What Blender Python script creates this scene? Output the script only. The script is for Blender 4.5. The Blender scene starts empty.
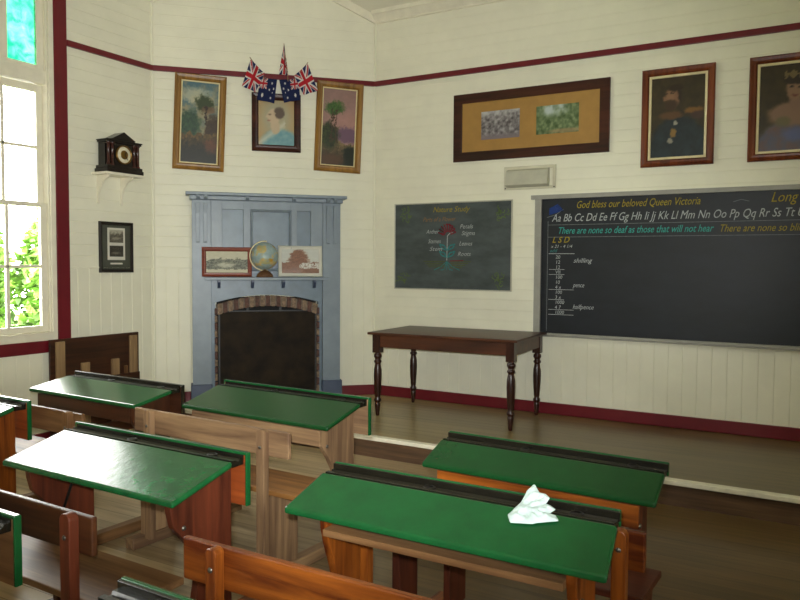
import bpy, bmesh, math, random
import numpy as np
from mathutils import Vector, Matrix, noise
random.seed(7)
S = bpy.context.scene
COL = S.collection
PI = math.pi

# ------------------------------------------------------------------ materials
def lin(c):
    if isinstance(c, str):
        c = [int(c[i:i+2], 16) / 255 for i in (0, 2, 4)]
    return tuple((x / 12.92 if x <= .04045 else ((x + .055) / 1.055) ** 2.4) for x in c)

def new_mat(name):
    m = bpy.data.materials.new(name); m.use_nodes = True
    nt = m.node_tree; b = nt.nodes['Principled BSDF']
    return m, nt, b

def N(nt, t, **k):
    n = nt.nodes.new(t)
    for a, v in k.items():
        if a in n.inputs: n.inputs[a].default_value = v
        else: setattr(n, a, v)
    return n

def coords(nt, scale, rnd=True):
    tc = N(nt, 'ShaderNodeTexCoord'); mp = N(nt, 'ShaderNodeMapping')
    mp.inputs['Scale'].default_value = scale
    nt.links.new(tc.outputs['Object'], mp.inputs['Vector'])
    if rnd:
        oi = N(nt, 'ShaderNodeObjectInfo'); mu = N(nt, 'ShaderNodeMath', operation='MULTIPLY')
        mu.inputs[1].default_value = 37.0
        nt.links.new(oi.outputs['Random'], mu.inputs[0])
        nt.links.new(mu.outputs[0], mp.inputs['Location'])
    return mp.outputs['Vector']

def ramp(nt, fac, stops):
    r = N(nt, 'ShaderNodeValToRGB'); e = r.color_ramp.elements
    while len(e) < len(stops): e.new(.5)
    for i, (p, c) in enumerate(stops):
        e[i].position = p; e[i].color = (*lin(c), 1)
    nt.links.new(fac, r.inputs[0]); return r.outputs[0]

def paint(name, c, rough=.5, var=.06, scale=(6, 6, 6), bump=.0, spec=.5, coat=0.):
    """painted surface with slight mottled wear"""
    m, nt, b = new_mat(name)
    v = coords(nt, scale)
    n = N(nt, 'ShaderNodeTexNoise', Scale=1.5, Detail=5.0, Roughness=.6)
    nt.links.new(v, n.inputs['Vector'])
    cc = np.array([int(c[i:i+2], 16) / 255 for i in (0, 2, 4)])
    a = tuple(np.clip(cc * (1 - var), 0, 1)); d = tuple(np.clip(cc * (1 + var), 0, 1))
    nt.links.new(ramp(nt, n.outputs[0], [(.3, a), (.7, d)]), b.inputs['Base Color'])
    b.inputs['Roughness'].default_value = rough
    b.inputs['Specular IOR Level'].default_value = spec
    b.inputs['Coat Weight'].default_value = coat
    b.inputs['Coat Roughness'].default_value = .08
    if bump:
        bp = N(nt, 'ShaderNodeBump', Strength=bump, Distance=.004)
        nt.links.new(n.outputs[0], bp.inputs['Height']); nt.links.new(bp.outputs[0], b.inputs['Normal'])
    return m

def wood(name, c1, c2, axis='X', rough=.45, scale=1.0, spec=.4, coat=0.):
    m, nt, b = new_mat(name)
    s = [26 * scale, 26 * scale, 26 * scale]; s['XYZ'.index(axis)] = 1.6 * scale
    v = coords(nt, s)
    n = N(nt, 'ShaderNodeTexNoise', Scale=1.0, Detail=6.0, Roughness=.62, Distortion=.5)
    nt.links.new(v, n.inputs['Vector'])
    s2 = [5 * scale] * 3; s2['XYZ'.index(axis)] = .9 * scale
    v2 = coords(nt, s2)
    n2 = N(nt, 'ShaderNodeTexNoise', Scale=1.0, Detail=3.0)
    nt.links.new(v2, n2.inputs['Vector'])
    mx = N(nt, 'ShaderNodeMath', operation='ADD'); h = N(nt, 'ShaderNodeMath', operation='MULTIPLY')
    h.inputs[1].default_value = .5
    nt.links.new(n.outputs[0], mx.inputs[0]); nt.links.new(n2.outputs[0], mx.inputs[1]); nt.links.new(mx.outputs[0], h.inputs[0])
    nt.links.new(ramp(nt, h.outputs[0], [(.40, c1), (.62, c2)]), b.inputs['Base Color'])
    b.inputs['Roughness'].default_value = rough; b.inputs['Specular IOR Level'].default_value = spec
    b.inputs['Coat Weight'].default_value = coat; b.inputs['Coat Roughness'].default_value = .15
    bp = N(nt, 'ShaderNodeBump', Strength=.15, Distance=.002)
    nt.links.new(n.outputs[0], bp.inputs['Height']); nt.links.new(bp.outputs[0], b.inputs['Normal'])
    return m

def floorboards(name, c1, c2, pitch=.12, rough=.3, toned=None):
    """boards running along x, thin joints every pitch in y"""
    m, nt, b = new_mat(name)
    tc = N(nt, 'ShaderNodeTexCoord'); sp = N(nt, 'ShaderNodeSeparateXYZ')
    nt.links.new(tc.outputs['Object'], sp.inputs[0])
    dv = N(nt, 'ShaderNodeMath', operation='DIVIDE'); dv.inputs[1].default_value = pitch
    nt.links.new(sp.outputs[1], dv.inputs[0])
    fl = N(nt, 'ShaderNodeMath', operation='FLOOR'); nt.links.new(dv.outputs[0], fl.inputs[0])
    fr = N(nt, 'ShaderNodeMath', operation='FRACT'); nt.links.new(dv.outputs[0], fr.inputs[0])
    wn = N(nt, 'ShaderNodeTexWhiteNoise', noise_dimensions='1D'); nt.links.new(fl.outputs[0], wn.inputs['W'])
    cb = N(nt, 'ShaderNodeCombineXYZ'); 
    sx = N(nt, 'ShaderNodeMath', operation='MULTIPLY'); sx.inputs[1].default_value = 1.3
    nt.links.new(sp.outputs[0], sx.inputs[0])
    sy = N(nt, 'ShaderNodeMath', operation='MULTIPLY'); sy.inputs[1].default_value = 26.
    nt.links.new(sp.outputs[1], sy.inputs[0])
    oz = N(nt, 'ShaderNodeMath', operation='MULTIPLY'); oz.inputs[1].default_value = 40.
    nt.links.new(wn.outputs['Value'], oz.inputs[0])
    nt.links.new(sx.outputs[0], cb.inputs[0]); nt.links.new(sy.outputs[0], cb.inputs[1]); nt.links.new(oz.outputs[0], cb.inputs[2])
    n = N(nt, 'ShaderNodeTexNoise', Scale=1.0, Detail=6.0, Roughness=.6); nt.links.new(cb.outputs[0], n.inputs['Vector'])
    pt = N(nt, 'ShaderNodeTexNoise', Scale=1.1, Detail=3.0); nt.links.new(tc.outputs['Object'], pt.inputs['Vector'])
    a1 = N(nt, 'ShaderNodeMath', operation='MULTIPLY_ADD'); a1.inputs[1].default_value = .28; 
    nt.links.new(wn.outputs['Value'], a1.inputs[0]); nt.links.new(n.outputs[0], a1.inputs[2])
    a2 = N(nt, 'ShaderNodeMath', operation='MULTIPLY_ADD'); a2.inputs[1].default_value = .5
    nt.links.new(pt.outputs[0], a2.inputs[0]); nt.links.new(a1.outputs[0], a2.inputs[2])
    col = ramp(nt, a2.outputs[0], [(.5, c1), (1.15 if False else 1.0, c2)])
    if toned:   # boards blend to a paler colour pair towards the left wall
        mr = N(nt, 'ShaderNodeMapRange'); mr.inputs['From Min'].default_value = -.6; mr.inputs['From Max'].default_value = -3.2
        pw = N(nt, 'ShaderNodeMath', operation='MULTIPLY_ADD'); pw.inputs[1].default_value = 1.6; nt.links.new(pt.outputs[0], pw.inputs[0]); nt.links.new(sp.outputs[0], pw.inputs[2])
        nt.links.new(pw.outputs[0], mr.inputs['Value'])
        wc = ramp(nt, a2.outputs[0], [(.5, toned[0]), (1.0, toned[1])])
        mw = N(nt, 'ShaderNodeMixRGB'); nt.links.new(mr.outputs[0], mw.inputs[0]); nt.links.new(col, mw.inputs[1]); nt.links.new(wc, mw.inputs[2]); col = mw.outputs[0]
    gp = N(nt, 'ShaderNodeMath', operation='LESS_THAN'); gp.inputs[1].default_value = .035
    nt.links.new(fr.outputs[0], gp.inputs[0])
    mx = N(nt, 'ShaderNodeMixRGB', blend_type='MULTIPLY'); mx.inputs[2].default_value = (.45, .42, .4, 1)
    nt.links.new(gp.outputs[0], mx.inputs[0]); nt.links.new(col, mx.inputs[1])
    nt.links.new(mx.outputs[0], b.inputs['Base Color'])
    b.inputs['Roughness'].default_value = rough; b.inputs['Specular IOR Level'].default_value = .55
    inv = N(nt, 'ShaderNodeMath', operation='SUBTRACT'); inv.inputs[0].default_value = 1.
    nt.links.new(gp.outputs[0], inv.inputs[1])
    bp = N(nt, 'ShaderNodeBump', Strength=.4, Distance=.003)
    nt.links.new(inv.outputs[0], bp.inputs['Height']); nt.links.new(bp.outputs[0], b.inputs['Normal'])
    return m

def colattr_mat(name, rough=.55, spec=.4, coat=0.):
    m, nt, b = new_mat(name)
    a = N(nt, 'ShaderNodeVertexColor'); a.layer_name = 'Col'
    nt.links.new(a.outputs[0], b.inputs['Base Color'])
    b.inputs['Roughness'].default_value = rough; b.inputs['Specular IOR Level'].default_value = spec
    b.inputs['Coat Weight'].default_value = coat; b.inputs['Coat Roughness'].default_value = .05
    return m

def glass_mat(name, tint=(1, 1, 1), cloudy=False):
    m, nt, b = new_mat(name); nt.nodes.remove(b)
    out = nt.nodes['Material Output']
    t = N(nt, 'ShaderNodeBsdfTransparent'); t.inputs[0].default_value = (*tint, 1)
    if cloudy:
        v = coords(nt, (6, 6, 6), False); n = N(nt, 'ShaderNodeTexNoise', Scale=1.6, Detail=5.0, Distortion=1.0)
        nt.links.new(v, n.inputs['Vector'])
        r = N(nt, 'ShaderNodeValToRGB'); r.color_ramp.elements[0].position = .35; r.color_ramp.elements[1].position = .7
        r.color_ramp.elements[0].color = (tint[0] * .55, tint[1] * .85, tint[2] * .85, 1)
        r.color_ramp.elements[1].color = (tint[0] * 3.2, tint[1] * 1.5, tint[2] * 1.4, 1)
        nt.links.new(n.outputs[0], r.inputs[0]); nt.links.new(r.outputs[0], t.inputs[0])
    g = N(nt, 'ShaderNodeBsdfGlossy', Roughness=.02); lw = N(nt, 'ShaderNodeFresnel', IOR=1.45)
    mx = N(nt, 'ShaderNodeMixShader')
    nt.links.new(lw.outputs[0], mx.inputs[0]); nt.links.new(t.outputs[0], mx.inputs[1]); nt.links.new(g.outputs[0], mx.inputs[2])
    nt.links.new(mx.outputs[0], out.inputs[0]); return m

M = {}
M['wall'] = paint('cream wall paint', 'e8e5d0', .5, .02, (2, 2, 2), spec=.3)
M['ceil'] = paint('cream ceiling paint', 'e2ddc9', .55, .02, (2, 2, 2), spec=.3)
M['maroon'] = paint('maroon trim paint', '691420', .35, .06, (4, 4, 4))
M['white'] = paint('white joinery paint', 'e8e2cd', .35, .03)
M['nosing'] = paint('cream step nosing paint', 'ece6d0', .45, .06)
M['floor'] = floorboards('two-tone hall floorboards', '40301a', '6e5634', .13, toned=('877253', 'd2bb94'))
M['platform'] = floorboards('two-tone platform boards', '46351c', '6c5832', .11, toned=('85724a', 'bca878'))
M['riser'] = wood('brown riser board', '4a3626', '75583f', 'X', .5)
M['blue'] = paint('slate blue mantel paint', '79858f', .38, .05, (5, 5, 5), bump=.05)
M['bluedk'] = paint('deeper blue mantel panel paint', '647582', .36, .08, (5, 5, 5), bump=.05)
M['blueplinth'] = paint('navy plinth paint', '414c63', .4, .06)
M['green'] = paint('glossy green desk paint', '135229', .2, .07, (7, 7, 7), bump=.05, spec=.6)
M['greendeep'] = paint('deep glossy green desk paint', '11431f', .26, .06, (5, 5, 5), spec=.45)
M['greenold'] = paint('worn_glossy green desk paint', '14532a', .19, .13, (16, 16, 16), bump=.22, spec=.5)
M['black'] = paint('black ledge paint', '17150f', .25, .25, (8, 8, 8), spec=.6)
M['metal'] = paint('dull steel', '6d6960', .35, .1)
M['metal'].node_tree.nodes['Principled BSDF'].inputs['Metallic'].default_value = .8
M['iron'] = paint('dark iron', '191613', .5, .1)
def woods(k, c1, c2, rough=.4, coat=0., spec=.4):
    for ax in 'XYZ': M[k + ax] = wood(k + ' wood grain ' + ax, c1, c2, ax, rough, coat=coat, spec=spec)
woods('orange', '4d1c06', 'a45a1c', .38, .1)
woods('rust', '6a2c12', 'a04e22', .4)
woods('weathered', '6d523c', 'a88762', .6)
woods('redbrown', '3a1a10', '6e3520', .42)
woods('darkbrown', '2b160c', '55311a', .42)
woods('midbrown', '5a3c22', '8f6a45', .48)
woods('umber', '2b170d', '4d2b19', .35, .1)
woods('seatwood', '5e3c1e', '9a6a38', .5)
woods('tan', '7d6246', 'a88a62', .5)
M['table'] = wood('dark stained table wood', '33190d', '582f18', 'X', .38)
M['tableleg'] = wood('dark stained turned legs', '1f0e09', '3a1b10', 'Z', .32, coat=.1)
M['goldwood'] = wood('gilded oak frame', '6a4716', '9a6f2c', 'Z', .4, spec=.5)
M['darkframe'] = wood('dark walnut frame', '2a120c', '4a2317', 'X', .32)
M['mahogany'] = wood('mahogany frame', '4f2010', '80401f', 'Z', .3)
M['redframe'] = wood('red brown frame', '662a18', '8b4028', 'X', .35)
M['blackframe'] = paint('black frame', '1a1310', .3, .1)
M['slip'] = paint('cream gilt slip', 'e0d3a8', .35, .04)
M['paleframe'] = paint('pale silver frame', 'c3c3b6', .35, .04)
M['ochre'] = paint('ochre card mount', 'a57d3e', .7, .04)
M['olive'] = paint('grey green mount', '4a4c41', .7, .06)
M['card'] = paint('white card', 'cfccbf', .7, .03)
M['slate'] = paint('black slate', '17110f', .22, .2)
M['slatered'] = paint('dark veined marble', '3a1f19', .2, .25, (30, 30, 30))
M['gold'] = paint('brass', '8a6a34', .3, .08); M['gold'].node_tree.nodes['Principled BSDF'].inputs['Metallic'].default_value = .8
M['dial'] = paint('ivory dial', 'd9d0b4', .4, .04)
M['board'] = paint('blackboard slate paint', '141920', .42, .2, (2.2, 2.2, 5), spec=.4)
M['boardgrey'] = paint('grey blackboard paint', '444c4c', .5, .16, (3, 3, 7), spec=.4)
M['boardframe'] = paint('grey board frame', '96948a', .45, .05)
M['boardedge'] = paint('pale board edging', 'b4b1a0', .45, .05)
M['screen'] = paint('dark sheet fire screen', '221a10', .6, .35, (4, 4, 4), spec=.12)
M['soot'] = paint('sooty hearth back', '12100e', .8, .2)
M['vent'] = paint('pale vent paint', 'cdc8b0', .45, .03)
M['ventface'] = paint('grey vent face', 'b9b7a4', .45, .04)
M['cloth'] = paint('white cotton cloth', 'cfe2df', .85, .03, (20, 20, 20)); 
M['flag'] = colattr_mat('printed flag cloth', .8, .2)
M['print'] = colattr_mat('framed print', .45, .4, .12)
M['oil'] = colattr_mat('oil paint', .4, .4, .1)
M['glass'] = glass_mat('window glass')
M['turq'] = glass_mat('turquoise glass', (.06, .30, .20), True)
M['grass'] = paint('lawn', '6f8a45', .9, .2)
def brick_mat():
    m = paint('worn_brick', '4c3127', .7, .35, (25, 25, 25), bump=.4)
    return m
M['brick'] = brick_mat()
M['brickpale'] = paint('pale worn_brick', '74604c', .7, .3, (25, 25, 25), bump=.4)
M['mortar'] = paint('lime mortar', '75675a', .8, .15, (20, 20, 20))
def chalk(name, c): return paint(name, c, .9, .12, (40, 40, 40), spec=.1)
M['ch_w'] = chalk('white chalk', 'a9adad'); M['ch_y'] = chalk('yellow chalk', '99882e'); M['ch_t'] = chalk('turquoise chalk', '3f9a90')
M['ch_o'] = chalk('orange chalk', '8f6a44'); M['ch_r'] = chalk('red chalk', '7b2a33'); M['ch_g'] = chalk('green chalk', '5f6f45')
M['ch_b'] = chalk('blue chalk', '2a3f78'); M['ch_d'] = chalk('dim chalk', '6c7073'); M['ch_teal'] = chalk('teal chalk', '3d7f80'); M['ch_ol'] = chalk('olive chalk', '59602f')
def leaf():
    m, nt, b = new_mat('sunlit leaves')
    oi = N(nt, 'ShaderNodeTexCoord'); n = N(nt, 'ShaderNodeTexNoise', Scale=2.2, Detail=3.0)
    nt.links.new(oi.outputs['Object'], n.inputs['Vector'])
    nt.links.new(ramp(nt, n.outputs[0], [(.35, '3b571d'), (.5, '668f34'), (.66, 'b4c876')]), b.inputs['Base Color'])
    b.inputs['Roughness'].default_value = .6; return m
M['leaf'] = leaf()

# ------------------------------------------------------------------ mesh helpers
class MB:
    def __init__(s): s.v = []; s.f = []; s.mi = []; s.sm = []
    def add(s, vs, fs, mi=0, T=None, smooth=False):
        o = len(s.v)
        for p in vs:
            p = Vector(p)
            if T is not None: p = T @ p
            s.v.append(tuple(p))
        for f in fs: s.f.append([i + o for i in f]); s.mi.append(mi); s.sm.append(smooth)
        return s
    def box(s, x0, x1, y0, y1, z0, z1, mi=0, T=None):
        x0, x1 = min(x0, x1), max(x0, x1); y0, y1 = min(y0, y1), max(y0, y1); z0, z1 = min(z0, z1), max(z0, z1)
        return s.add([(x0,y0,z0),(x1,y0,z0),(x1,y1,z0),(x0,y1,z0),(x0,y0,z1),(x1,y0,z1),(x1,y1,z1),(x0,y1,z1)],
            [(0,3,2,1),(4,5,6,7),(0,1,5,4),(1,2,6,5),(2,3,7,6),(3,0,4,7)], mi, T)
    def hexa(s, p, mi=0, T=None):   # 8 points, bottom loop then top loop (ccw from above)
        return s.add(p, [(0,3,2,1),(4,5,6,7),(0,1,5,4),(1,2,6,5),(2,3,7,6),(3,0,4,7)], mi, T)
    def prism(s, prof, a0, a1, axis='x', mi=0, T=None, smooth=False):
        """profile polygon extruded along an axis; prof in the two remaining axes (order y,z / x,z / x,y)"""
        def P(q, a):
            return {'x': (a, q[0], q[1]), 'y': (q[0], a, q[1]), 'z': (q[0], q[1], a)}[axis]
        n = len(prof); vs = [P(q, a0) for q in prof] + [P(q, a1) for q in prof]
        fs = [tuple(range(n)), tuple(range(2 * n - 1, n - 1, -1))] + [(i, n + i, n + (i + 1) % n, (i + 1) % n) for i in range(n)]
        return s.add(vs, fs, mi, T)
    def lathe(s, prof, seg=20, mi=0, T=None, axis='z', smooth=True):
        vs = []; fs = []; n = len(prof)
        for k in range(seg):
            a = 2 * PI * k / seg
            for r, h in prof:
                p = (r * math.cos(a), r * math.sin(a), h)
                if axis == 'y': p = (p[0], p[2], p[1])
                if axis == 'x': p = (p[2], p[0], p[1])
                vs.append(p)
        for k in range(seg):
            k2 = (k + 1) % seg
            for i in range(n - 1): fs.append((k * n + i, k2 * n + i, k2 * n + i + 1, k * n + i + 1))
        s.add(vs, fs, mi, T, smooth)
        for i in (0, n - 1):
            if prof[i][0] > 1e-5: s.add([vs[k * n + i] for k in range(seg)], [tuple(range(seg))], mi, T)
        return s
    def tube(s, pts, r, seg=8, mi=0, T=None):
        pts = [Vector(p) for p in pts]; vs = []; fs = []
        for i, p in enumerate(pts):
            d = (pts[min(i + 1, len(pts) - 1)] - pts[max(i - 1, 0)]).normalized()
            a = d.orthogonal().normalized() if i == 0 else (a - d * a.dot(d)).normalized()
            b = d.cross(a)
            rr = r[i] if isinstance(r, (list, tuple)) else r
            for k in range(seg):
                t = 2 * PI * k / seg; vs.append(p + rr * (math.cos(t) * a + math.sin(t) * b))
        for i in range(len(pts) - 1):
            for k in range(seg):
                k2 = (k + 1) % seg; fs.append((i*seg+k, i*seg+k2, (i+1)*seg+k2, (i+1)*seg+k))
        fs.append(tuple(range(seg - 1, -1, -1))); fs.append(tuple(range((len(pts)-1)*seg, len(pts)*seg)))
        return s.add(vs, fs, mi, T, True)
    def build(s, name, mat, parent=None, loc=None, rot=None, bevel=0, seg=2):
        me = bpy.data.meshes.new(name); me.from_pydata(s.v, [], s.f)
        mats = mat if isinstance(mat, (list, tuple)) else [mat]
        for m in mats: me.materials.append(M[m] if isinstance(m, str) else m)
        for p, i, sm in zip(me.polygons, s.mi, s.sm): p.material_index = i; p.use_smooth = sm
        bm = bmesh.new(); bm.from_mesh(me); bmesh.ops.recalc_face_normals(bm, faces=bm.faces); bm.to_mesh(me); bm.free()
        me.update()
        o = bpy.data.objects.new(name, me); COL.objects.link(o)
        if parent: o.parent = parent
        if loc: o.location = loc
        if rot: o.rotation_euler = rot
        if bevel:
            b = o.modifiers.new('bevel', 'BEVEL'); b.width = bevel; b.segments = seg; b.limit_method = 'ANGLE'; b.angle_limit = math.radians(40)
        return o

def tag(o, label=None, cat=None, group=None, kind=None):
    if label: o['label'] = label
    if cat: o['category'] = cat
    if group: o['group'] = group
    if kind: o['kind'] = kind
    return o

def empty(name, loc, rz=0, label=None, cat=None, group=None, kind=None):
    o = bpy.data.objects.new(name, None); COL.objects.link(o); o.empty_display_size = .1
    o.location = loc; o.rotation_euler = (0, 0, rz)
    return tag(o, label, cat, group, kind)

# ------------------------------------------------------------------ layout constants (metres)
XL, YB, XR, YR = -5.62, 6.53, 2.6, -3.2      # left, back, right, rear wall planes
ZP = .165; YE = 4.911                         # platform height and riser face
C0 = Vector((-5.62, 4.97, 0)); C1 = Vector((-4.09, 6.53, 0))   # corner chimney wall
E_ = (C1 - C0); LD = E_.length; E_.normalize(); AD = math.atan2(E_.y, E_.x); ND = Vector((-E_.y, E_.x, 0))
EAVE = 4.05; PITCH = .6; FLAT = 5.3
def on_back(x, z, out=0.): return (x, YB - out, z)
def on_left(y, z, out=0.): return (XL + out, y, z)
def on_diag(s, z, out=0.): p = C0 + E_ * s - ND * out; return (p.x, p.y, z)
RB, RL, RD = 0., PI / 2, AD

# ------------------------------------------------------------------ room shell
def grooved(mb, u0, u1, z0, z1, horiz, pitch, off=0.):
    """boarded skin on plane y=0 with V joints cut 5 mm into the wall"""
    a0, a1 = (z0, z1) if horiz else (u0, u1)
    k = math.floor((a0 - off) / pitch); prof = [(a0, 0.)]
    t = off + (k + 1) * pitch
    while t < a1 - .004:
        if t > a0 + .004: prof += [(t - .0028, 0.), (t, .0034), (t + .0028, 0.)]
        t += pitch
    prof.append((a1, 0.))
    vs = []; fs = []
    for a, d in prof:
        vs += [(u0, d, a), (u1, d, a)] if horiz else [(a, d, z0), (a, d, z1)]
    for i in range(len(prof) - 1): fs.append((2*i, 2*i+1, 2*i+3, 2*i+2))
    mb.add(vs, fs)

def wall(name, origin, ang, u0, u1, ztop, dado, opens=()):
    mb = MB(); us = sorted({u0, u1, *[o[0] for o in opens], *[o[1] for o in opens]})
    us = [u for u in us if u0 <= u <= u1]
    for a, b in zip(us[:-1], us[1:]):
        iv = [(0., ztop)]
        for o in opens:
            if o[0] <= a + 1e-6 and o[1] >= b - 1e-6:
                nv = []
                for p, q in iv:
                    if o[2] > p: nv.append((p, min(q, o[2])))
                    if o[3] < q: nv.append((max(p, o[3]), q))
                iv = nv
        for p, q in iv:
            if q - p < 1e-4: continue
            mb.box(a, b, .008, .13, p, q)
            if p < dado: grooved(mb, a, b, p, min(q, dado), False, .115)
            if q > dado: grooved(mb, a, b, max(p, dado), q, True, .1, dado)
    return tag(mb.build(name, 'wall', None, origin, (0, 0, ang)), kind='structure')

WIN_L = [(2.885, 3.885, .935, 3.80), (-2.6, -1.6, .935, 3.80)]  # the second one is out of view, added for its daylight
WIN_R_ADDED = [(-.6, .6, .95, 3.3), (1.2, 2.4, .95, 3.3)]  # unseen windows, added to brighten the left wall and corner
WIN_K = []
wall('wall_left', (XL, 0, 0), PI / 2, YR - .13, C0.y, EAVE, 1.484, WIN_L)
wall('wall_back', (0, YB, 0), 0, C1.x, XR + .13, EAVE, .90)
wall('wall_right', (XR, 0, 0), -PI / 2, -YB, -YR, EAVE, .90, WIN_R_ADDED)
wall('wall_rear', (0, YR, 0), PI, -XR, -XL, EAVE, .90, WIN_K)
# corner chimney wall: its top follows the two ceiling slopes to a peak
mb = MB(); mb.box(0, LD, .008, .13, 0, EAVE)
grooved(mb, 0, LD, 0, 1.484, False, .115); grooved(mb, 0, LD, 1.484, EAVE, True, .1, 1.484)
pk = EAVE + PITCH * (LD / 2) * math.sin(PI / 4) * 1.0
mb.prism([(0, EAVE), (LD, EAVE), (LD / 2, pk + .02)], 0, .13, 'y')
tag(mb.build('wall_corner', 'wall', None, tuple(C0), (0, 0, AD)), kind='structure')
# ceiling: coved slopes and a flat centre
d = (FLAT - EAVE) / PITCH
o_ = [(XL, YR), (XR, YR), (XR, YB), (XL, YB)]; i_ = [(XL + d, YR + d), (XR - d, YR + d), (XR - d, YB - d), (XL + d, YB - d)]
mb = MB(); mb.add([(x, y, EAVE) for x, y in o_] + [(x, y, FLAT) for x, y in i_], [(0,1,5,4),(1,2,6,5),(2,3,7,6),(3,0,4,7),(4,5,6,7)])
mb.add([(x, y, EAVE + .1) for x, y in o_] + [(x, y, FLAT + .1) for x, y in i_], [(4,5,1,0),(5,6,2,1),(6,7,3,2),(7,4,0,3),(7,6,5,4)])
tag(mb.build('ceiling', 'ceil'), kind='structure')
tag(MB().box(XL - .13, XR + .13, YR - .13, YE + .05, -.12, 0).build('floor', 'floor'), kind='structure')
# raised teaching platform with painted nosing
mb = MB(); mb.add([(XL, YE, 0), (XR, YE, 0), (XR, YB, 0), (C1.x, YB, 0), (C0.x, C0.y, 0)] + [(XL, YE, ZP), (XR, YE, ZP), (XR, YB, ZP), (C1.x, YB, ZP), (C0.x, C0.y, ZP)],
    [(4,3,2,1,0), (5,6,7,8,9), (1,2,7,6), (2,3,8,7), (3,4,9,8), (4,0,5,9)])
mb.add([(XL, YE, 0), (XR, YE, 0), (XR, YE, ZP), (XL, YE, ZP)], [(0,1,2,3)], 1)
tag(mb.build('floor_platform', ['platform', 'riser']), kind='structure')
tag(MB().box(XL + .002, XR - .002, YE - .03, YE + .042, ZP - .026, ZP + .004).build('trim_1', 'nosing', bevel=.006), kind='structure')

def strip(name, origin, ang, u0, u1, z0, z1, out, mat='maroon', bev=.006, prof=None):
    mb = MB()
    if prof: mb.prism(prof, u0, u1, 'x')
    else: mb.box(u0, u1, -out, .004, z0, z1)
    return tag(mb.build(name, mat, None, origin, (0, 0, ang), bevel=bev), kind='structure')
ZR0, ZR1 = 3.35, 3.40
strip('trim_2', (XL, 0, 0), PI/2, 4.05, C0.y, ZR0, ZR1, .03); strip('trim_3', tuple(C0), AD, 0, LD, ZR0, ZR1, .03)
strip('trim_4', (0, YB, 0), 0, C1.x, XR, ZR0, ZR1, .03)
strip('baseboard_left', (XL, 0, 0), PI/2, YR, YE - .03, 0.001, .11, .02)
strip('baseboard_corner_left', tuple(C0), AD, .0, .34, ZP + .001, ZP + .105, .02); strip('baseboard_corner_right', tuple(C0), AD, 1.845, LD + .008, ZP + .001, ZP + .105, .02)
strip('baseboard_back', (0, YB, 0), 0, C1.x - .008, XR, ZP + .001, ZP + .105, .02)
strip('trim_5', (0, YB, 0), 0, C1.x, XR, 0, 0, 0, 'white', 0, [(.004, 3.98), (-.02, 3.985), (-.02, 4.0), (-.07, 4.06), (-.085, 4.06), (-.085, 4.10), (.004, 4.05)])
# slim cornice beads rising along the corner wall's ceiling line, dado board
for nm, a, b in (('trim_6', (0, EAVE), (LD/2, pk)), ('trim_7', (LD, EAVE), (LD/2, pk))):
    mb = MB(); mb.prism([(a[0], a[1] - .07), (b[0], b[1] - .07), (b[0], b[1] + .02), (a[0], a[1] + .02)], -.03, .004, 'y')
    tag(mb.build(nm, 'white', None, tuple(C0), (0, 0, AD)), kind='structure')
strip('trim_8', tuple(C0), AD, 0, LD, 1.478, 1.490, .010, 'wall', .003); strip('trim_9', (XL, 0, 0), PI/2, 4.05, C0.y, 1.478, 1.490, .010, 'wall', .003)
# corner beads
for nm, p in (('trim_10', C0), ('trim_11', C1)):
    mb = MB(); mb.lathe([(.012, ZP), (.012, EAVE)], 8); tag(mb.build(nm, 'wall', None, (p.x + (.006 if nm == 'trim_10' else .0), p.y - (.0 if nm == 'trim_10' else .006), 0)), kind='structure')

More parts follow.
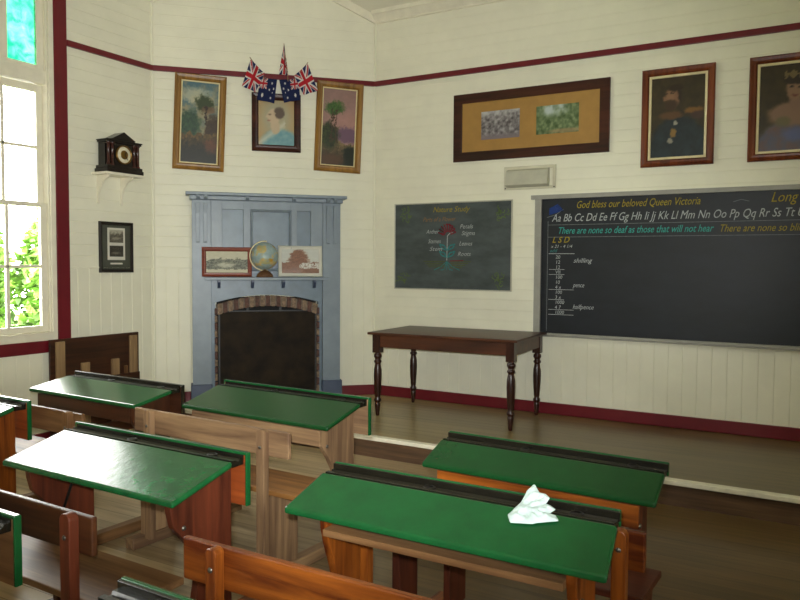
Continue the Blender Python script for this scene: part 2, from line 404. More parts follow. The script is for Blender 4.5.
# ------------------------------------------------------------------ windows
def window(name, origin, ang, u0, u1, z0, z1, ntrim, transom=None, cols=3, split=None):
    root = empty(name, origin, ang, kind='structure')
    ar = .045; tr = .12
    mb = MB()   # white architrave, reveals and sill
    for a in ((u0 - ar, u0, z0 - ar - .012, z1 + ar), (u1, u1 + ar, z0 - ar - .012, z1 + ar), (u0, u1, z1, z1 + ar)): mb.box(a[0], a[1], -.018, .004, a[2], a[3])
    mb.box(u0, u1, -.022, .004, z0 - ar - .012, z0)
    for a in ((u0, u0 + .012), (u1 - .012, u1)): mb.box(a[0], a[1], .0, .12, z0, z1)
    mb.box(u0, u1, 0, .12, z1 - .012, z1); mb.box(u0, u1, -.03, .12, z0, z0 + .014)
    top = z1
    if transom:
        mb.box(u0, u1, .012, .11, transom[0], transom[1]); top = transom[0]
    mb.build('casing', 'white', root, bevel=.004)
    mid = (z0 + top) / 2 + .02 if split is None else split
    def sash(nm, za, zb, y, gm, mull, rails, rb=.05, rt=.06):
        s = MB(); st = .055; a, b = u0 + .014, u1 - .014
        s.box(a, a + st, y, y + .035, za, zb); s.box(b - st, b, y, y + .035, za, zb)
        s.box(a + st, b - st, y, y + .035, za, za + rb); s.box(a + st, b - st, y, y + .035, zb - rt, zb)
        for m in mull: s.box(m - .014, m + .014, y + .004, y + .031, za + rb, zb - rt)
        for r in rails: s.box(a + st, b - st, y + .004, y + .031, r - .012, r + .012)
        o = s.build(nm, 'white', root, bevel=.004)
        if gm: MB().box(a + st, b - st, y + .014, y + .018, za + rb, zb - rt).build('glass', gm, o)
        return o
    w = (u1 - u0 - .138) / cols; mu = [u0 + .069 + w * k for k in range(1, cols)]
    sash('lower_sash', z0 + .016, mid, .022, 'glass', mu, [(z0 + .066 + mid - .035) / 2], .05, .035)
    sash('upper_sash', mid - .035, top - .004, .060, 'glass', mu, [(mid + top - .06) / 2], .035, .06)
    if transom:
        s = MB(); y = .03; za, zb = transom[1], z1 - .012; a, b = u0 + .014, u1 - .014
        ms = [a + .06 + (b - a - .12) * k / cols for k in range(cols + 1)]
        s.box(a, ms[0], y, y + .035, za, zb); s.box(ms[-1], b, y, y + .035, za, zb); s.box(ms[0], ms[-1], y, y + .035, za, za + .04); s.box(ms[0], ms[-1], y, y + .035, zb - .04, zb)
        for m in ms[1:-1]: s.box(m - .035, m + .035, y, y + .035, za + .04, zb - .04)
        o = s.build('transom_sash', 'white', root, bevel=.004)
        for k in range(cols):
            p = MB().box(ms[k] + (.035 if k else 0), ms[k+1] - (.035 if k < cols - 1 else 0), y + .014, y + .018, za + .04, zb - .04)
            p.build('stained_glass' if k == cols - 1 else 'glass', 'turq' if k == cols - 1 else 'glass', o)
    q = MB(); e0, e1 = u0 - ar, u1 + ar; b0 = z0 - ar - .012
    q.box(e0 - tr, e0, -.025, .004, b0 - .1, z1 + ar + tr); q.box(e1, e1 + tr, -.025, .004, b0 - .1, z1 + ar + tr)
    q.box(e0, e1, -.025, .004, b0 - .1, b0); q.box(e0, e1, -.025, .004, z1 + ar, z1 + ar + tr)
    tag(q.build('trim_%d' % ntrim, 'maroon', None, origin, (0, 0, ang), bevel=.004), kind='structure')
    return root
nt_ = 12; nw = 1
for (og, an, lst, trn) in (((XL, 0, 0), PI/2, WIN_L, (2.99, 3.10)), ((XR, 0, 0), -PI/2, WIN_R_ADDED, None), ((0, YR, 0), PI, WIN_K, None)):
    for w_ in lst:
        window('window_%d' % nw, og, an, *w_, nt_, trn, split=2.02 if trn else None); nw += 1; nt_ += 1

# ------------------------------------------------------------------ painted pictures
def fbm(x, y, s=0., o=4):
    return .5 + .5 * noise.fractal(Vector((x, y, s)), .9, 2.1, o)
def mixc(a, b, t): t = min(1, max(0, t)); return tuple(p + (q - p) * t for p, q in zip(a, b))
def hx(c): return tuple(int(c[i:i+2], 16) / 255 for i in (0, 2, 4))
def blob(u, v, cu, cv, ru, rv, soft=.15):
    d = math.hypot((u - cu) / ru, (v - cv) / rv); return min(1, max(0, (1 - d) / soft + .5))
def set_colors(me, cols):
    a = me.color_attributes.new('Col', 'FLOAT_COLOR', 'POINT')
    c = np.clip(np.array(cols, float), 0, 1); c = np.where(c <= .04045, c / 12.92, ((c + .055) / 1.055) ** 2.4)
    a.data.foreach_set('color', np.concatenate([c, np.ones((len(c), 1))], 1).astype('f').ravel())
def painted(name, w, h, nx, ny, fn, parent, loc, mat='print', surf=None, solid=0.):
    vs = []; cs = []; fs = []
    for j in range(ny + 1):
        for i in range(nx + 1):
            u, v = i / nx, j / ny
            vs.append(surf(u, v) if surf else ((u - .5) * w, 0, (v - .5) * h)); cs.append(fn(u, v))
    for j in range(ny):
        for i in range(nx):
            a = j * (nx + 1) + i; fs.append((a, a + 1, a + nx + 2, a + nx + 1))
    me = bpy.data.meshes.new(name); me.from_pydata([tuple(p) for p in vs], [], fs); me.materials.append(M[mat]); set_colors(me, cs)
    o = bpy.data.objects.new(name, me); COL.objects.link(o); o.parent = parent; o.location = loc
    if surf:
        for p in me.polygons: p.use_smooth = True
    if solid:
        m = o.modifiers.new('solid', 'SOLIDIFY'); m.thickness = solid; m.offset = 0
    return o

def warp(u, v, s, k=.10):
    return u + k * (fbm(u * 7, v * 14, s) - .5) + .5 * k * (fbm(u * 22, v * 44, s + 9) - .5), v + .5 * k * (fbm(u * 7, v * 14, s + 4) - .5) + .3 * k * (fbm(u * 22, v * 44, s + 6) - .5)
def p_landscape_a(u, v):
    u, v = warp(u, v, 71., .16)
    n = fbm(u * 5, v * 9, 1.); n2 = fbm(u * 14, v * 28, 2.)
    c = mixc(hx('8a8468'), hx('47656e'), (v - .55) * 2.2 + (n - .5) * 1.6)
    c = mixc(c, hx('b9b59a'), blob(u, v, .35, .78 + .1 * n, .5, .09, .9) * .7)
    c = mixc(c, mixc(hx('1b3228'), hx('3a5638'), n2 * 1.5 - .2), blob(u, v, .18 + .1 * (n2 - .5), .47, .36, .17 + .08 * (n - .5), .4))
    c = mixc(c, hx('2e3a1a'), blob(u, v, .62, .74, .24 + .14 * (n2 - .5), .10, .5))
    c = mixc(c, hx('6a4a33'), blob(u, v, .75, .66, .2, .05, .6) * .7)
    if abs(u - (.70 + .05 * math.sin(v * 8))) < .036 and .35 < v < .72: c = hx('2d1d14')
    c = mixc(c, mixc(hx('2a1a12'), hx('4b3a22'), n2), blob(u, v, .92, .42, .28, .17, .4))
    if v < .36 + .05 * (n - .5): c = mixc(hx('6a5028'), hx('1d1c0f'), (.40 - v) * 4.5 + (n2 - .5) * 1.2)
    c = mixc(c, hx('6b3a20'), blob(u, v, .85, .22, .2, .09, .7) * .7)
    return c
def p_landscape_b(u, v):
    u, v = warp(u, v, 81., .16)
    n = fbm(u * 5, v * 9, 5.); n2 = fbm(u * 14, v * 28, 6.)
    c = mixc(hx('a5807a'), hx('8d6f68'), v + (n - .5)); c = mixc(c, hx('b6857a'), blob(u, v, .7, .55, .6, .15, .9) * .5)
    c = mixc(c, hx('6b4f62'), blob(u, v, .8, .40, .4, .10 + .06 * (n - .5), .5))
    if v < .30 + .06 * (n - .5): c = mixc(hx('8a7350'), hx('3c3220'), (.33 - v) * 5 + (n2 - .5))
    c = mixc(c, mixc(hx('141d10'), hx('38431f'), n2 * 1.5 - .2), blob(u, v, .2, .36 + .05 * n, .3, .17, .5))
    c = mixc(c, mixc(hx('24401a'), hx('4a6a30'), n2 * 1.5 - .2), blob(u, v, .36, .74 + .02 * n, .28 + .14 * (n2 - .5), .085, .5))
    for t in (.30, .42):
        if abs(u - t - .02 * math.sin(v * 9)) < .028 and .3 < v < .72: c = hx('40301f')
    c = mixc(c, hx('151e0f'), blob(u, v, .85, .12, .2, .14, .5)); c = mixc(c, hx('5d3a26'), blob(u, v, .3, .07, .4, .07, .6) * .6)
    return c
def p_profile(u, v):
    u, v = warp(u, v, 99., .04)
    n = fbm(u * 9, v * 12, 8.)
    c = mixc(hx('b1905e'), hx('9fa08a'), blob(u, v, .5, .6, .45, .45, .8) * .75)
    sh = blob(u, v, .62, .02, .55, .34, .25); c = mixc(c, mixc(hx('7fa3a5'), hx('5b8d98'), n), sh)
    c = mixc(c, hx('c9c6b2'), max(0, 1 - abs((v - .12) - .62 * (u - .15)) * 9) * (u < .75) * .8)
    c = mixc(c, hx('bfa98a'), blob(u, v, .47, .40, .13, .16, .3))
    c = mixc(c, hx('c2ab8d'), blob(u, v, .42, .64, .17, .17, .25)); c = mixc(c, hx('c2ab8d'), blob(u, v, .26, .63, .06, .035, .5))
    c = mixc(c, hx('5f4f41'), blob(u, v, .58, .72, .15, .13, .3) * (1 if u > .47 or v > .74 else .2))
    c = mixc(c, hx('6d5a48'), blob(u, v, .33, .68, .05, .012, .6)); c = mixc(c, hx('9a6f5d'), blob(u, v, .29, .55, .05, .014, .6))
    return c
def p_officer(u, v):
    u, v = warp(u, v, 91., .05)
    n = fbm(u * 8, v * 10, 11.); c = mixc(hx('2e2718'), hx('43351f'), n)
    body = blob(u, v, .52, .05, .55, .46, .12); c = mixc(c, mixc(hx('182024'), hx('26333a'), n), body)
    c = mixc(c, hx('7a5628'), blob(u, v, .80, .57, .17, .035, .5)); c = mixc(c, hx('46302a'), blob(u, v, .86, .50, .12, .05, .5))
    c = mixc(c, hx('5c3f26'), blob(u, v, .38, .52, .22, .05, .4))
    c = mixc(c, hx('7d5a42'), blob(u, v, .40, .75, .13, .135, .35)); c = mixc(c, hx('8f6b50'), blob(u, v, .36, .77, .07, .08, .8) * .6)
    c = mixc(c, hx('2e2117'), blob(u, v, .45, .865, .14, .045, .4)); c = mixc(c, hx('2e2117'), blob(u, v, .54, .78, .04, .10, .5)); c = mixc(c, hx('7d5a42'), blob(u, v, .25, .74, .035, .03, .5))
    c = mixc(c, hx('3f2c1e'), blob(u, v, .37, .655, .12, .065, .4)); c = mixc(c, hx('3f2c1e'), blob(u, v, .32, .70, .07, .018, .5)); c = mixc(c, hx('36251a'), blob(u, v, .38, .80, .045, .011, .6)); c = mixc(c, hx('36251a'), blob(u, v, .285, .80, .025, .011, .6))
    c = mixc(c, hx('8a6a36'), blob(u, v, .42, .30, .07, .06, .3)); c = mixc(c, hx('9a978a'), blob(u, v, .47, .42, .05, .03, .3)); c = mixc(c, hx('8d8878'), blob(u, v, .38, .20, .045, .03, .3))
    return c
def p_lady(u, v):
    u, v = warp(u, v, 95., .05)
    n = fbm(u * 8, v * 10, 15.); c = mixc(hx('2a2213'), hx('3f3119'), n)
    c = mixc(c, mixc(hx('6a4f49'), hx('4c5670'), n), blob(u, v, .55, .02, .6, .34, .15))
    c = mixc(c, hx('806350'), blob(u, v, .56, .42, .42, .14, .3)); c = mixc(c, hx('7e6150'), blob(u, v, .57, .55, .1, .1, .3))
    c = mixc(c, hx('87674f'), blob(u, v, .57, .71, .15, .13, .3)); c = mixc(c, hx('2b1f17'), blob(u, v, .57, .82, .2, .06, .3))
    if abs(v - .88) < .03 + .02 * math.sin(u * 50) and abs(u - .57) < .16: c = hx('6d5c3a')
    for e in (.5, .64): c = mixc(c, hx('2c2019'), blob(u, v, e, .73, .035, .013, .6))
    c = mixc(c, hx('6a3a30'), blob(u, v, .57, .63, .05, .012, .6)); c = mixc(c, hx('585f88'), blob(u, v, .6, .18, .22, .08, .7) * .8)
    c = mixc(c, hx('5b5a3a'), blob(u, v, .38, .33, .12, .06, .6) * .7)
    return c
def p_photo(seed, dark, mid, light, sky=.6, tint=None):
    def f(u, v):
        n = fbm(u * 6, v * 6, seed); n2 = fbm(u * 20, v * 18, seed + 3)
        c = mixc(hx(dark), hx(mid), n2 * 1.6 - .3)
        c = mixc(c, hx(light), (v - sky + (n - .5) * .5) * 5)
        return mixc(c, hx(light), blob(u, v, .45 + .2 * (n - .5), .32, .3, .1, .8) * .6)
    return f
def p_street(u, v):
    u, v = warp(u, v, 23., .1)
    n = fbm(u * 8, v * 8, 21.); n2 = fbm(u * 25, v * 20, 22.)
    c = mixc(hx('c4bfa5'), hx('b0ab90'), n)
    if v < .62 + .25 * (n - .5): c = mixc(hx('353a2c'), hx('8f8e78'), n2 * 1.8 - .4)
    if v < .16: c = hx('bdb79c')
    return mixc(c, hx('cfcab3'), blob(u, v, .47, .35, .2, .1, .7) * .7)
def p_sepia_house(u, v):
    u0, v0 = u, v; u, v = warp(u, v, 33., .16)
    n = fbm(u * 9, v * 9, 31.); n2 = fbm(u * 30, v * 30, 32.)
    c = mixc(hx('b9bbb2'), hx('c8c8bd'), n)
    tr = blob(u, v, .45, .55 + .1 * n, .27 - .1 * max(0, v - .5), .38, .3); c = mixc(c, mixc(hx('5d3a28'), hx('9a6a4c'), n2), tr)
    if v < .45: c = mixc(hx('6b4633'), hx('94694f'), n2)
    if .2 < v < .42 and u > .5 and n2 > .42: c = hx('c9c6bd')
    return c
def p_view_grey(u, v):
    n = fbm(u * 6, v * 4, 41.); n2 = fbm(u * 11, v * 8, 42.)
    c = mixc(hx('4a4446'), hx('a39fa0'), n2 * 1.7 - .35); c = mixc(c, hx('b5b4b2'), (v - .72 + (n - .5) * .6) * 3)
    return mixc(c, hx('7e7277'), (.22 - v) * 6)
def p_view_green(u, v):
    n = fbm(u * 6, v * 3, 51.); n2 = fbm(u * 12, v * 6, 52.)
    c = mixc(hx('40552f'), hx('7f8f66'), n2 * 1.7 - .35); c = mixc(c, hx('b5c1be'), blob(u, v, .42, .85, .3, .22, .8) * n * 1.4)
    return mixc(c, hx('a08560'), blob(u, v, .7, .08, .4, .07, .6) * .7)

# ------------------------------------------------------------------ framed pictures
def frame_part(name, w, h, fw, dep, mat, parent, z=0., y0=0., flat=False):
    """four mitred moulding members swept round a rectangle; y0 wall side, -dep room side"""
    mb = MB(); prof = [(0, 0), (0, -dep * .75), (fw * .18, -dep), (fw * .55, -dep * .82), (fw * .8, -dep * .86), (fw, -dep * .5), (fw, 0)]
    if flat: prof = [(0, 0), (0, -dep * .92), (fw * .04, -dep), (fw * .95, -dep * .95), (fw, -dep * .85), (fw, 0)]
    cs = [(-w/2, -h/2, 1, 1), (w/2, -h/2, -1, 1), (w/2, h/2, -1, -1), (-w/2, h/2, 1, -1)]
    n = len(prof); vs = []
    for x, zz, sx, sz in cs:
        for a, dd in prof: vs.append((x + sx * a, y0 + dd, z + zz + sz * a))
    fs = []
    for k in range(4):
        k2 = (k + 1) % 4
        for i in range(n): fs.append((k*n + i, k2*n + i, k2*n + (i + 1) % n, k*n + (i + 1) % n))
    mb.add(vs, fs); return mb.build(name, mat, parent)

def picture(name, label, cat, pos, rz, w, h, fw, fmat, fn, res, slip=0., slipmat='slip', dep=.035, roll=0., pmat='print', group=None, tilt=0.):
    r = empty(name, pos, rz, label, cat, group); r.rotation_euler = (tilt, 0, rz)
    if roll: r.rotation_mode = 'XYZ'; r.matrix_world = Matrix.Translation(pos) @ Matrix.Rotation(rz, 4, 'Z') @ Matrix.Rotation(roll, 4, 'Y')
    f = frame_part('frame', w, h, fw, dep, fmat, r, 0, -.002)
    MB().box(-w/2 + .004, w/2 - .004, -.010, -.003, -h/2 + .004, h/2 - .004).build('backing', 'card', r)
    iw, ih = w - 2 * fw, h - 2 * fw
    if slip: frame_part('slip', iw + .004, ih + .004, slip, dep * .55, slipmat, r, 0, -.004)
    iw -= 2 * slip; ih -= 2 * slip
    if fn: painted('painting', iw + .004, ih + .004, *res, fn, r, (0, -.0125, 0), pmat)
    return r

picture('framed_painting', 'tall gilt-framed landscape painting with a green tree under a cloudy blue sky', 'painting', on_diag(.438, 2.885), RD, .482, .915, .062, 'goldwood', p_landscape_a, (64, 150), .014, roll=math.radians(2.2), pmat='oil', group='tall gilt landscapes over the fireplace')
picture('framed_painting', 'tall gilt-framed landscape painting with palms against a dusky pink sky', 'painting', on_diag(1.803, 2.915), RD, .478, .905, .062, 'goldwood', p_landscape_b, (64, 150), .012, roll=math.radians(2.2), pmat='oil', group='tall gilt landscapes over the fireplace')
picture('framed_portrait', 'dark-framed pale profile portrait hanging under the small flags', 'portrait', on_diag(1.174, 2.925), RD, .482, .57, .066, 'darkframe', p_profile, (44, 54), dep=.03)
picture('framed_portrait', 'mahogany-framed dark portrait of a bearded officer in uniform with medals', 'portrait', on_back(-1.122, 2.77), RB, .575, .812, .058, 'mahogany', p_officer, (50, 74), .022, pmat='oil')
picture('framed_portrait', 'mahogany-framed portrait of a woman wearing a crown, at the right edge', 'portrait', on_back(-.29, 2.768), RB, .59, .815, .058, 'mahogany', p_lady, (50, 74), .022, pmat='oil')
# long frame with two landscape prints in an ochre mount
r = empty('framed_prints', on_back(-2.43, 2.84), RB, 'wide dark frame holding two small landscape prints in an ochre mount', 'picture')
frame_part('frame', 1.50, .64, .088, .024, 'darkframe', r, 0, -.002, True)
MB().box(-.745, .745, -.011, -.003, -.315, .315).build('mount', 'ochre', r)
painted('grey_print', .385, .262, 50, 34, p_view_grey, r, (-.27, -.0125, .005)); painted('green_print', .395, .255, 50, 34, p_view_green, r, (.28, -.0125, .006))
# small black frame on the left wall
r = empty('framed_photograph', on_left(4.535, 1.667), RL, 'small black-framed pair of old photographs hanging below the clock shelf', 'photograph')
frame_part('frame', .365, .458, .03, .025, 'blackframe', r, 0, -.002)
MB().box(-.178, .178, -.010, -.003, -.224, .224).build('mount', 'olive', r)
MB().box(-.095, .095, -.0125, -.0102, -.115, .175).build('card', 'card', r)
painted('upper_photograph', .15, .115, 20, 16, p_photo(61., '3b372e', '7c7667', 'a9a594', .62), r, (0, -.0135, .10)); painted('lower_photograph', .15, .10, 20, 16, p_photo(66., '1c1a16', '5d584c', '8d897a', .95), r, (0, -.0135, -.035))
MB().box(-.065, .065, -.0125, -.0102, -.155, -.14).build('caption_strip', 'card', r)

# ------------------------------------------------------------------ flags
def hexc(c): return hx(c)
UB, UW, URD = hx('1c2450'), hx('cdc9c4'), hx('a81f2a')
def union(u, v):
    """u along the fly, v up"""
    x, y = (u - .5) * 2, (v - .5) * 2
    c = UB; px, py = x, y
    d1 = abs(px - py) / 1.414; d2 = abs(px + py) / 1.414
    if min(d1, d2) < .17: c = UW
    if (0 <= (px - py) < .17 and px * py > 0 and px < 0) or (0 <= (py - px) < .17 and px * py > 0 and px > 0) or (0 <= (px + py) < .17 and px * py < 0 and px > 0) or (0 <= -(px + py) < .17 and px * py < 0 and px < 0): c = URD
    if abs(px) < .30 or abs(py) < .30: c = UW
    if abs(px) < .18 or abs(py) < .18: c = URD
    return c
def star(u, v, cu, cv, r, asp=1.):
    a = math.atan2(v - cv, (u - cu) * asp); d = math.hypot(v - cv, (u - cu) * asp); return d < r * (.72 + .28 * math.cos(7 * a))
def southern(flip):
    def f(u, v):
        if flip: u = 1 - u
        if u < .46 and v > .52: return union(u / .46, (v - .52) / .48)
        for s in ((.25, .25, .10), (.74, .82, .06), (.62, .52, .06), (.86, .60, .06), (.74, .18, .06), (.80, .42, .035)):
            if star(u, v, *s, 1.3): return UW
        return hx('1b2347')
    return f
def flag(label, quad, fn, nx, ny, amp, ph, stick=None, fold=0., out=.05):
    """quad = 4 (s, z) points on the corner wall: bottom-left, bottom-right, top-right, top-left"""
    cs = sum(q[0] for q in quad) / 4; cz = sum(q[1] for q in quad) / 4
    r = empty('small_flag', on_diag(cs, cz, out), RD, label, 'flag', 'small flags over the portrait')
    Q = [Vector((q[0] - cs, 0, q[1] - cz)) for q in quad]
    def surf(u, v):
        p = (Q[0] * (1 - u) + Q[1] * u) * (1 - v) + (Q[3] * (1 - u) + Q[2] * u) * v
        return p + Vector((0, amp * math.sin(u * 7 + v * 2.5 + ph) - .4 * amp * math.sin(v * 6 + ph), 0))
    painted('cloth', 1, 1, nx, ny, fn, r, (0, 0, 0), 'flag', surf, .0015)
    if stick:
        a, b = [Vector((q[0] - cs, q[2], q[1] - cz)) for q in stick]
        MB().tube([a, b], .004, 6).build('stick', 'tanZ', r)
FQ = dict(L=[(.836, 3.246), (.965, 3.195), (1.054, 3.386), (.918, 3.506)], T=[(1.194, 3.391), (1.288, 3.381), (1.266, 3.522), (1.241, 3.673)],
    R=[(1.439, 3.199), (1.579, 3.253), (1.472, 3.505), (1.338, 3.379)], AL=[(.981, 3.131), (1.15, 3.106), (1.178, 3.34), (1.014, 3.35)], AR=[(1.246, 3.119), (1.405, 3.156), (1.392, 3.367), (1.196, 3.336)])
flag('small union flag spread out at the left of the flag cluster', FQ['L'], lambda u, v: union(v, u), 40, 40, .012, .4, ((1.06, 3.33, .012), (.912, 3.53, .004)), out=.085)
flag('small union flag pointing straight up at the top of the flag cluster', FQ['T'], lambda u, v: union(v, u * .8 + .1), 30, 46, .016, 1.2, ((1.285, 3.33, .012), (1.243, 3.69, .0)), out=.07)
flag('small union flag spread out at the right of the flag cluster', FQ['R'], lambda u, v: union(v, u), 40, 40, .012, 2.2, ((1.33, 3.33, .012), (1.48, 3.525, .004)), out=.085)
flag('dark blue starred flag drooping left of centre over the portrait', FQ['AL'], southern(False), 60, 50, .008, .2, out=.055)
flag('dark blue starred flag drooping right of centre over the portrait', FQ['AR'], southern(True), 60, 50, .008, 1.7, out=.055)

# ------------------------------------------------------------------ clock on its bracket shelf
r = empty('wall_shelf', on_left(4.497, 2.32), RL, 'small white bracket shelf on the left wall carrying the clock', 'shelf')
MB().box(-.21, .21, -.20, -.003, -.022, 0).build('board', 'white', r, bevel=.004)
for x in (-.15, .10):
    pts = [(-.003, -.022), (-.17, -.022), (-.165, -.04), (-.10, -.07), (-.05, -.13), (-.022, -.20), (-.022, -.265), (-.003, -.27)]
    MB().prism(pts, x - .007, x + .007, 'x').build('bracket', 'white', r)
r = empty('mantel_clock', on_left(4.508, 2.321, .10), RL, 'black slate temple-shaped clock with pediment and round white dial', 'clock')
MB().box(-.198, .198, -.085, .085, 0, .035).box(-.19, .19, -.078, .078, .035, .062).build('base', 'slate', r, bevel=.004)
MB().box(-.098, .098, -.055, .055, .062, .262).box(-.176, .176, -.03, .06, .062, .262).build('case', 'slate', r, bevel=.002)
for x in (-.158, -.118, .118, .158):
    MB().lathe([(.02, .062), (.02, .075), (.0145, .08), (.0135, .245), (.02, .252), (.02, .262)], 14).build('column', 'slatered', r, (x, -.052, 0))
MB().box(-.185, .185, -.072, .065, .262, .278).box(-.115, .115, -.068, .065, .278, .296).box(-.192, .192, -.078, .066, .278, .288).build('entablature', 'slate', r, bevel=.002)
MB().prism([(-.128, .296), (.128, .296), (0, .365)], -.07, .06, 'y').build('pediment', 'slate', r, bevel=.003)
d_ = MB().lathe([(0, -.004), (.066, -.004), (.072, 0), (.072, .01)], 32, axis='y').build('dial', 'dial', r, (0, -.062, .165))
MB().lathe([(0, -.003), (.036, -.003), (.04, 0)], 28, axis='y').build('dial_centre', 'gold', d_, (0, -.005, 0))
MB().lathe([(.072, .004), (.074, -.008), (.082, -.008), (.084, .006)], 32, axis='y').build('bezel', 'gold', d_)
h_ = MB()
for a, l in ((.6, .034), (2.5, .055)): h_.box(-.0025, .0025, -.002, 0, 0, l, 0, Matrix.Rotation(a, 4, 'Y'))
h_.build('hands', 'iron', d_, (0, -.010, 0))

# ------------------------------------------------------------------ corner fireplace
FC = 1.078
r = empty('fireplace', on_diag(FC, ZP), RD, 'slate-blue painted corner fireplace surround with shelf and brick arch', 'fireplace')
H = 2.205 - ZP; B = .14; hw = .72; pw = .178; MS = 1.395 - ZP
for sx in (-1, 1):
    x0, x1 = sx * hw, sx * (hw - pw)
    p = MB().box(x0, x1, -B, -.003, .0, H - .07).build('pilaster', 'blue', r, bevel=.003)
    MB().box(sx * (hw + .018), sx * (hw - pw - .006), -B - .022, -.003, 0, .19).build('plinth', 'blueplinth', p, bevel=.008)
    for k in (.055, .125):   # long tapering brackets at the pilaster head
        xx = sx * (hw - k)
        MB().prism([(-B, H - .10), (-B - .045, H - .10), (-B - .03, H - .20), (-B - .008, H - .47), (-B, H - .48)], xx - .018, xx + .018, 'x').build('head_bracket', 'blue', p, bevel=.002)
iw = hw - pw
MB().box(-iw, iw, -B + .045, -.003, MS, H - .07).build('overmantel_board', 'bluedk', r)
o = MB()
for a, b in ((-iw, -iw + .105), (-.235, -.16), (.22, .285), (iw - .12, iw)): o.box(a, b, -B + .01, -B + .046, MS + .0, H - .07)
o.box(-iw, iw, -B + .012, -B + .046, H - .155, H - .07)
o.build('overmantel_stiles', 'blue', r, bevel=.003)
frame_part('centre_moulding', .40, .60, .022, .03, 'blue', r, MS + .36, -B + .014).location.x = .03
MB().box(-hw - .055, hw + .055, -B - .075, -.003, H - .03, H).box(-hw - .02, hw + .02, -B - .03, -.003, H - .07, H - .03).build('cornice_shelf', 'blue', r, bevel=.005)
for x in (-.66, -.59, -.20, .25, .59, .66):
    MB().prism([(-B - .03, H - .03), (-B - .068, H - .03), (-B - .065, H - .045), (-B - .03, H - .075)], x - .017, x + .017, 'x').build('dentil', 'blue', r, bevel=.002)
MB().box(-iw - .065, iw + .045, -B - .115, -B + .05, MS - .028, MS).build('mantel_shelf', 'blue', r, bevel=.005)
for x in (-.47, -.15, .15, .46):
    MB().prism([(-B + .05, MS - .028), (-B - .03, MS - .028), (-B - .03, MS - .05), (-B + .01, MS - .105), (-B + .03, MS - .11), (-B + .05, MS - .11)], x - .014, x + .014, 'x').build('shelf_peg', 'blueplinth', r, bevel=.002)
# lower board pierced by a segmental arch
aw = .492; zs = 1.105 - ZP; rise = .085
def arc(t, off=0., w=aw): return (w * t, zs + off + rise * (1 - t * t))
lb = MB(); T_ = [i / 16 - 1 for i in range(33)]
for a, b in zip(T_[:-1], T_[1:]):
    pa, pb = arc(a, .03, iw), arc(b, .03, iw)
    lb.prism([(pa[0], pa[1]), (pb[0], pb[1]), (pb[0], MS - .028), (pa[0], MS - .028)], -B + .05, -.003, 'y')
lb.build('lintel_board', 'bluedk', r)
br = MB(); nb = 19
for k in range(nb):
    ta, tb = -1 + 2 * k / nb + .012, -1 + 2 * (k + 1) / nb - .012
    pa, pb = arc(ta), arc(tb); qa, qb = arc(ta, -.082), arc(tb, -.082)
    br.prism([(pa[0], pa[1] + .022), (pb[0], pb[1] + .022), (qb[0] * .985, qb[1]), (qa[0] * .985, qa[1])], -B + .012, -.02, 'y', 1 if k % 4 in (0, 2) and random.random() < .7 else 0)
br.build('brick_arch', ['brick', 'brickpale'], r, bevel=.003)
mo = MB()
for a, b in zip(T_[:-1], T_[1:]):
    pa, pb = arc(a, .016, aw + .006), arc(b, .016, aw + .006); qa, qb = arc(a, -.076), arc(b, -.076)
    mo.prism([pa, pb, qb, qa], -B + .02, -.02, 'y')
mo.build('arch_mortar', 'mortar', r)
for sx in (-1, 1):
    jb = MB()
    for k in range(13): jb.box(sx * (aw + .02), sx * (aw - .006), -B + .018 + .004 * (k % 2), -.02, .002 + k * .0715, .066 + k * .0715, k % 2)
    jb.build('jamb_bricks', ['brick', 'brickpale'], r, bevel=.003)
    MB().box(sx * (aw + .012), sx * iw, -B + .05, -.003, 0, zs + .04).build('jamb_board', 'bluedk', r)
MB().box(-aw, aw, -.016, -.003, 0, zs + .09).build('hearth_back', 'soot', r)
r = empty('fire_screen', on_diag(FC + .005, ZP + .001, .088), RD, 'dark sheet-metal screen closing the fireplace opening', 'fire screen')
MB().box(-.474, .474, -.006, .006, 0, 1.065 - ZP).build('panel', 'screen', r, bevel=.002)
for x in (-.2, .12): MB().box(x - .012, x + .012, -.004, .008, 1.065 - ZP, 1.065 - ZP + .045).build('tab', 'iron', r)
q = MB()
for x in (-.474, .474): q.box(x - .008, x + .008, -.012, .012, 0, 1.065 - ZP)
q.box(-.474, .474, -.012, .012, 1.053 - ZP, 1.065 - ZP); q.build('edge_rim', 'iron', r)

